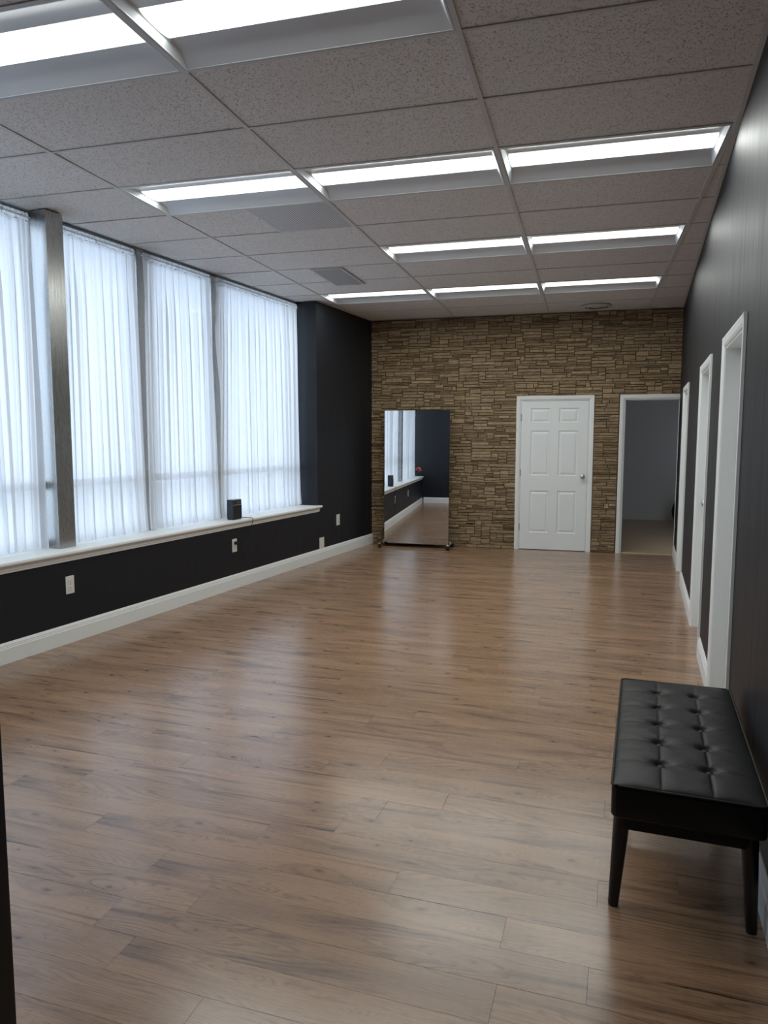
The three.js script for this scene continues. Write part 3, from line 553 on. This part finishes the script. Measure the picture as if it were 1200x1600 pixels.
// ------------------------------------------------------------------ tufted bench
{
  const t = thing('tufted_bench', 'black tufted leather bench with tapered wooden legs beside the charcoal wall', 'bench');
  const LEN = 1.035, WID = 0.425, cz = 2.715;
  t.position.set(0.347, 0, -cz); t.rotation.y = -TH_R;
  const y0 = 0.345, y1 = 0.446, hx = WID / 2, hz = LEN / 2;
  const bx = [-WID / 6, WID / 6], bz = [-2, -1, 0, 1, 2].map((k) => k * LEN / 6);
  const top = (x, z) => {
    const ex = Math.abs(x) / hx, ez = Math.abs(z) / hz; let h = 0.020 * Math.pow(Math.max(0, 1 - Math.pow(ex, 5)), 0.6) * Math.pow(Math.max(0, 1 - Math.pow(ez, 9)), 0.6);
    let dip = 0;
    for (const sx of bx) dip = Math.max(dip, 0.0032 * Math.exp(-Math.pow((x - sx) / 0.0042, 2)) + 0.0018 * Math.exp(-Math.pow((x - sx) / 0.022, 2)));
    for (const sz of bz) dip = Math.max(dip, 0.0026 * Math.exp(-Math.pow((z - sz) / 0.0042, 2)) + 0.0014 * Math.exp(-Math.pow((z - sz) / 0.022, 2)));
    let but = 0; for (const sx of bx) for (const sz of bz) { const d = Math.hypot((x - sx) / 1.25, z - sz); but = Math.max(but, 0.015 * Math.exp(-Math.pow(d / 0.018, 2)) + 0.006 * Math.exp(-Math.pow(d / 0.040, 2))); }
    const wr = 0.0020 * (fbm(x * 16 + 4, z * 40, 61, 3) - 0.45) + 0.003 * (fbm(x * 6, z * 7 + 9, 67, 2) - 0.4);
    const fall = Math.max(0, 1 - Math.pow(ex, 8)) * Math.max(0, 1 - Math.pow(ez, 14));
    return h - Math.max(dip * 1.2, but) * fall + wr * fall;
  };
  const rad = 0.020, nx = 96, nz = 220, pos = [], uv = [], idx = [];
  for (let j = 0; j <= nz; j++) for (let i = 0; i <= nx; i++) {
    let x = (i / nx * 2 - 1) * hx, z = (j / nz * 2 - 1) * hz;
    const qx = Math.max(0, Math.abs(x) - (hx - rad)), qz = Math.max(0, Math.abs(z) - (hz - rad)), q = Math.hypot(qx, qz);
    if (q > 0 && qx > 0 && qz > 0) { const m = Math.max(qx, qz), k = m / q; x = Math.sign(x) * (hx - rad + qx * k); z = Math.sign(z) * (hz - rad + qz * k); }
    pos.push(x, y1 + top(x, z), z); uv.push(x * 2.5, z * 2.5);
  }
  for (let j = 0; j < nz; j++) for (let i = 0; i < nx; i++) { const a = j * (nx + 1) + i, b = a + nx + 1; idx.push(a, b, a + 1, a + 1, b, b + 1); }
  const tg = new THREE.BufferGeometry(); tg.setAttribute('position', new THREE.Float32BufferAttribute(pos, 3)); tg.setAttribute('uv', new THREE.Float32BufferAttribute(uv, 2)); tg.setIndex(idx); tg.computeVertexNormals();
  const cushion = part('cushion_top', tg, M.leather, t);
  const rr = new THREE.Shape(); const rx = hx, rz = hz; rr.moveTo(-rx + rad, -rz); rr.lineTo(rx - rad, -rz); rr.absarc(rx - rad, -rz + rad, rad, -Math.PI / 2, 0); rr.lineTo(rx, rz - rad); rr.absarc(rx - rad, rz - rad, rad, 0, Math.PI / 2); rr.lineTo(-rx + rad, rz); rr.absarc(-rx + rad, rz - rad, rad, Math.PI / 2, Math.PI); rr.lineTo(-rx, -rz + rad); rr.absarc(-rx + rad, -rz + rad, rad, Math.PI, Math.PI * 1.5);
  const sg = new THREE.ExtrudeGeometry(rr, { depth: y1 - y0 - 0.020, bevelEnabled: true, bevelThickness: 0.010, bevelSize: 0.008, bevelSegments: 4, bevelOffset: -0.006, curveSegments: 8 }); sg.rotateX(-Math.PI / 2); sg.translate(0, y0 + 0.010, 0);
  part('cushion_side', toCreasedNormals(metreUV(sg, 2.5), 0.7), M.leather, t);
  const path = new THREE.CurvePath(); const pts = rr.getPoints(10).map((p) => new THREE.Vector3(p.x * 1.004, y1 + 0.001, p.y * 1.002)); const cur = new THREE.CatmullRomCurve3(pts, true, 'catmullrom', 0.1);
  part('piping', new THREE.TubeGeometry(cur, 260, 0.0042, 8, true), M.leather, t);
  const bg = new THREE.SphereGeometry(0.0125, 16, 8); bg.scale(1, 0.5, 1);
  for (const x of bx) for (const z of bz) { const b = part('button', bg, M.leather, cushion); b.position.set(x, y1 + top(x, z) + 0.003, z); }
  const f = mergeGeometries([box(-hx + 0.045, hx - 0.045, 0.285, y0 + 0.002, -hz + 0.055, -hz + 0.075), box(-hx + 0.045, hx - 0.045, 0.285, y0 + 0.002, hz - 0.075, hz - 0.055), box(-hx + 0.035, -hx + 0.055, 0.285, y0 + 0.002, -hz + 0.075, hz - 0.075), box(hx - 0.055, hx - 0.035, 0.285, y0 + 0.002, -hz + 0.075, hz - 0.075)]);
  part('frame', f, M.grille, t);
  for (const sx of [-1, 1]) for (const sz of [-1, 1]) {
    const leg = new THREE.LatheGeometry([[0, 0], [0.0150, 0], [0.0160, 0.003], [0.0215, 0.17], [0.0265, 0.338], [0.0265, 0.344], [0, 0.344]].map((p) => new THREE.Vector2(...p)), 24);
    const l = part('leg', leg, M.blackWood, t); l.position.set(sx * (hx - 0.012), 0, sz * (hz - 0.105)); l.rotation.z = sx * 0.06; l.rotation.x = sz * 0.0;
  }
}

// ------------------------------------------------------------------ rolling mirror
{
  const t = thing('rolling_mirror', 'tall frameless mirror on a wheeled stand before the stone wall', 'mirror');
  const w = 0.897, h = 1.808, y0 = 0.050; t.position.set(-2.226, 0, -9.60);
  const lean = -0.0087;
  const b = part('backing', rbAt(-w / 2, w / 2, 0, h, -0.028, -0.006, 0.002, 1), M.rubber, t); b.position.y = y0; b.rotation.x = lean;
  const g = part('mirror_glass', box(-w / 2 + 0.001, w / 2 - 0.001, 0.001, h - 0.001, -0.0055, 0), M.mirror, t, 'silvered mirror glass'); g.position.y = y0; g.rotation.x = lean;
  for (const [x, y] of [[-w / 2 + 0.09, 0.12], [w / 2 - 0.075, 0.10], [-w / 2 + 0.02, 0.035], [-0.02, h - 0.07]]) { const s = new THREE.CylinderGeometry(0.008, 0.008, 0.004, 14); s.rotateX(Math.PI / 2); const q = part('screw', s, M.chrome, t); q.position.set(x, y0 + y, 0.002 + y * lean); }
  for (const s of [-1, 1]) {
    const f = part('foot', rbAt(-0.018, 0.018, 0.052, 0.072, -0.20, 0.20, 0.004), M.chrome, t); f.position.set(s * (w / 2 + 0.020), 0, -0.02);
    const upr = part('upright', rbAt(-0.014, 0.014, 0.06, 1.2, -0.058, -0.030, 0.003), M.chrome, t); upr.position.set(s * (w / 2 - 0.03), 0, 0);
    part('brace', rbAt(Math.min(s * (w / 2 - 0.03), s * (w / 2 + 0.03)), Math.max(s * (w / 2 - 0.03), s * (w / 2 + 0.03)), 0.072, 0.09, -0.058, -0.03, 0.002), M.chrome, t);
    for (const q of [-1, 1]) {
      const c = mergeGeometries([...[-1, 1].map((k) => { const wh = new THREE.CylinderGeometry(0.024, 0.024, 0.012, 20); wh.rotateZ(Math.PI / 2); wh.translate(k * 0.010, 0.024, 0); return wh; }), new THREE.CylinderGeometry(0.010, 0.012, 0.03, 12).translate(0, 0.042, 0), new THREE.SphereGeometry(0.02, 14, 8, 0, Math.PI * 2, 0, Math.PI / 2).translate(0, 0.028, 0)]);
      const cm = part('caster', c, M.rubber, f, 'black twin wheel caster'); cm.position.set(0, 0, q * 0.175); cm.rotation.y = 0.4 * q + 0.3 * s;
    }
  }
}

// ------------------------------------------------------------------ speaker, cord, outlets
{
  const t = thing('speaker', 'small black tabletop speaker standing on the window sill', 'speaker'); t.applyMatrix4(new THREE.Matrix4().multiplyMatrices(FRAME_L, new THREE.Matrix4().makeTranslation(-0.065, 0.676, -sL(6.585))));
  part('body', rbAt(-0.045, 0.040, 0.004, 0.200, -0.072, 0.072, 0.010, 3), M.blackPlastic, t);
  part('front_grille', rbAt(0.0385, 0.043, 0.010, 0.140, -0.066, 0.066, 0.002), M.grille, t);
  part('chrome_band', rbAt(0.036, 0.0435, 0.145, 0.1505, -0.070, 0.070, 0.001), M.chrome, t);
  part('logo_mark', rbAt(0.0395, 0.0408, 0.168, 0.174, -0.030, 0.000, 0.0005), M.chrome, t);
  part('top_plate', rbAt(-0.040, 0.035, 0.198, 0.2025, -0.066, 0.066, 0.002), M.vent, t, 'grey top plate');
  part('base', rbAt(-0.040, 0.035, 0.0, 0.0045, -0.065, 0.065, 0.001), M.rubber, t);
}
function plateAt(z, y, w, h, label, kind) {
  const t = thing(kind === 'blank' ? 'wall_plate' : 'wall_outlet', label, kind === 'blank' ? 'wall plate' : 'outlet', kind === 'blank' ? undefined : 'white wall outlets under the windows');
  t.applyMatrix4(new THREE.Matrix4().multiplyMatrices(FRAME_L, new THREE.Matrix4().makeTranslation(0.0005, y, -sL(z))));
  const pl = part('plate', rbAt(0, 0.006, -h / 2, h / 2, -w / 2, w / 2, 0.0025), M.plate, t);
  if (kind === 'blank') { for (const q of [-1, 1]) { const s = new THREE.CylinderGeometry(0.003, 0.003, 0.002, 10); s.rotateZ(Math.PI / 2); s.translate(0.0065, q * h * 0.33, 0); part('screw', s, M.chrome, t); } return t; }
  for (const q of [-1, 1]) {
    const r = part('receptacle', rbAt(0.005, 0.0085, q * 0.025 - 0.017, q * 0.025 + 0.017, -0.017, 0.017, 0.0015), M.plate, t);
    part('slot', mergeGeometries([box(0.0084, 0.0088, q * 0.025 - 0.001, q * 0.025 + 0.008, -0.0075, -0.0055), box(0.0084, 0.0088, q * 0.025 - 0.001, q * 0.025 + 0.007, 0.0055, 0.0075), box(0.0084, 0.0088, q * 0.025 - 0.011, q * 0.025 - 0.006, -0.0022, 0.0022)]), M.slot, r);
  }
  const s = new THREE.CylinderGeometry(0.003, 0.003, 0.002, 10); s.rotateZ(Math.PI / 2); s.translate(0.0065, 0, 0); part('screw', s, M.chrome, t);
  return t;
}
plateAt(4.41, 0.425, 0.078, 0.130, 'white wall outlet nearest the viewer, below the steel column');
plateAt(6.475, 0.430, 0.078, 0.130, 'white wall outlet with the black plug in it');
plateAt(8.312, 0.2085, 0.120, 0.135, 'pale blank wall plate sitting right on the baseboard', 'blank');
plateAt(8.76, 0.447, 0.090, 0.140, 'white wall outlet nearest the stone wall');
{
  const t = thing('power_cord', 'black speaker cord hanging from the sill to the outlet', 'cord');
  const P = [[-0.075, 0.680, 6.665], [-0.06, 0.6795, 6.72], [0.0, 0.6795, 6.735], [0.042, 0.680, 6.735], [0.0515, 0.672, 6.735], [0.052, 0.65, 6.735], [0.035, 0.60, 6.735], [0.028, 0.52, 6.72], [0.026, 0.44, 6.66], [0.025, 0.40, 6.60], [0.024, 0.33, 6.63], [0.022, 0.26, 6.65], [0.022, 0.245, 6.62], [0.022, 0.27, 6.56], [0.022, 0.36, 6.545], [0.025, 0.43, 6.535], [0.030, 0.455, 6.51], [0.030, 0.457, 6.49]];
  const c = new THREE.CatmullRomCurve3(P.map(([d, y, z]) => new THREE.Vector3(d, y, -sL(z))));
  part('cable', inFrame(new THREE.TubeGeometry(c, 160, 0.0028, 8), FRAME_L), M.rubber, t);
  part('plug', inFrame(rbAt(0.0092, 0.040, 0.441, 0.470, -sL(6.475) - 0.014, -sL(6.475) + 0.014, 0.005), FRAME_L), M.rubber, t);
}

// ------------------------------------------------------------------ flowers by the near end of the sill
{
  const t = thing('potted_flowers', 'small red flowers in a dark pot at the sill end, seen in the mirror', 'plant');
  t.applyMatrix4(new THREE.Matrix4().multiplyMatrices(FRAME_L, new THREE.Matrix4().makeTranslation(-0.10, 0.6765, -sL(1.345))));
  part('pot', new THREE.LatheGeometry([[0, 0], [0.075, 0], [0.085, 0.02], [0.082, 0.035], [0.07, 0.034], [0.066, 0.02], [0, 0.018]].map((p) => new THREE.Vector2(...p)), 24), M.pot, t);
  const R = rng(8), blossoms = [];
  const stem = []; for (let k = 0; k < 7; k++) { const a = R() * 6.28, r = 0.03 + R() * 0.06, h = 0.12 + R() * 0.12, tip = new THREE.Vector3(Math.cos(a) * r, h, Math.sin(a) * r + 0.0); blossoms.push(tip); stem.push(new THREE.TubeGeometry(new THREE.QuadraticBezierCurve3(new THREE.Vector3(0, 0.02, 0), new THREE.Vector3(0, h * 0.7, 0), tip), 12, 0.0022, 6)); }
  part('stems', mergeGeometries(stem), M.leaf, t);
  blossoms.forEach((p, i) => { const gs = []; for (let k = 0; k < 6; k++) { const g = new THREE.SphereGeometry(0.022, 10, 6); g.scale(0.75, 0.18, 1.25); g.translate(0, 0, 0.022); g.rotateX(-0.5); g.rotateY(k * Math.PI / 3); gs.push(g); } const m = part('blossom', mergeGeometries(gs), i % 3 ? M.petal : M.petalPink, t); m.position.copy(p); m.rotation.set(R() - 0.5, R() * 3, R() - 0.5); });
  for (let k = 0; k < 6; k++) { const g = new THREE.SphereGeometry(0.05, 12, 6); g.scale(0.35, 0.07, 1); g.translate(0, 0, 0.045); g.rotateX(-0.6); g.rotateY(k * 1.05); g.translate(0, 0.03, 0); part('leaf', g, M.leaf, t); }
}

// ------------------------------------------------------------------ ceiling fittings
{ // perforated square panel
  const t = thing('perforated_panel', 'square perforated metal panel set in the ceiling', 'ceiling panel'); const x0 = cellX(2) + TILE_L / 2 + 0.010, x1 = cellX(2) + TILE_L - 0.013, z0 = cellZ(3) + 0.009, z1 = cellZ(4) - 0.009;
  const g = box(x0 + 0.012, x1 - 0.012, CEIL + 0.0, CEIL + 0.004, -z1 + 0.012, -z0 - 0.012); const uv = g.attributes.uv; for (let i = 0; i < uv.count; i++) uv.setXY(i, uv.getX(i) * 3.4, uv.getY(i) * 3.4);
  part('perforated_plate', g, M.perf, t);
  part('rim', mergeGeometries([box(x0, x0 + 0.012, CEIL - 0.001, CEIL + 0.006, -z1, -z0), box(x1 - 0.012, x1, CEIL - 0.001, CEIL + 0.006, -z1, -z0), box(x0 + 0.012, x1 - 0.012, CEIL - 0.001, CEIL + 0.006, -z1, -z1 + 0.012), box(x0 + 0.012, x1 - 0.012, CEIL - 0.001, CEIL + 0.006, -z0 - 0.012, -z0)]), M.vent, t);
}
{ // long louvred vent
  const t = thing('ceiling_vent', 'long metal vent grille in the ceiling over the windows side', 'vent'); t.position.set(-2.445, CEIL, -7.08); const w = 0.32, l = 0.76;
  part('frame', mergeGeometries([rbAt(-w / 2, -w / 2 + 0.028, -0.010, 0.0, -l / 2, l / 2, 0.002), rbAt(w / 2 - 0.028, w / 2, -0.010, 0.0, -l / 2, l / 2, 0.002), rbAt(-w / 2 + 0.028, w / 2 - 0.028, -0.010, 0, -l / 2, -l / 2 + 0.028, 0.002), rbAt(-w / 2 + 0.028, w / 2 - 0.028, -0.010, 0, l / 2 - 0.028, l / 2, 0.002)]), M.vent, t);
  part('duct', box(-w / 2 + 0.02, w / 2 - 0.02, 0.0, 0.002, -l / 2 + 0.02, l / 2 - 0.02), M.ventDark, t);
  for (let k = 0; k < 36; k++) { const g = box(-w / 2 + 0.029, w / 2 - 0.029, -0.0008, 0.0008, -0.009, 0.009); const s = part('slat', g, M.ventSlat, t); s.position.set(0, -0.0055, -l / 2 + 0.045 + k * (l - 0.09) / 35); s.rotation.x = -0.35; }
}
{ // round diffuser
  const t = thing('round_diffuser', 'round metal air diffuser in the ceiling near the stone wall', 'vent'); t.position.set(0.05, CEIL - 0.002, -9.44);
  const ring = (a, b, y) => new THREE.LatheGeometry([[a, -y], [b, -y + 0.012], [b, -y + 0.015], [a, -y + 0.003], [a, -y]].map((p) => new THREE.Vector2(...p)), 48);
  part('outer_ring', ring(0.135, 0.185, 0.016), M.vent, t); part('cone', ring(0.085, 0.125, 0.020), M.vent, t); part('cone', ring(0.035, 0.075, 0.022), M.vent, t);
  part('duct', new THREE.CylinderGeometry(0.17, 0.17, 0.002, 40).translate(0, -0.0012, 0), M.ventDark, t); part('cap', new THREE.CylinderGeometry(0.03, 0.03, 0.018, 24).translate(0, -0.012, 0), M.vent, t);
}

scene.traverse((o) => { if (o.isMesh) o.castShadow = o.receiveShadow = true; });
renderer.render(scene, camera);
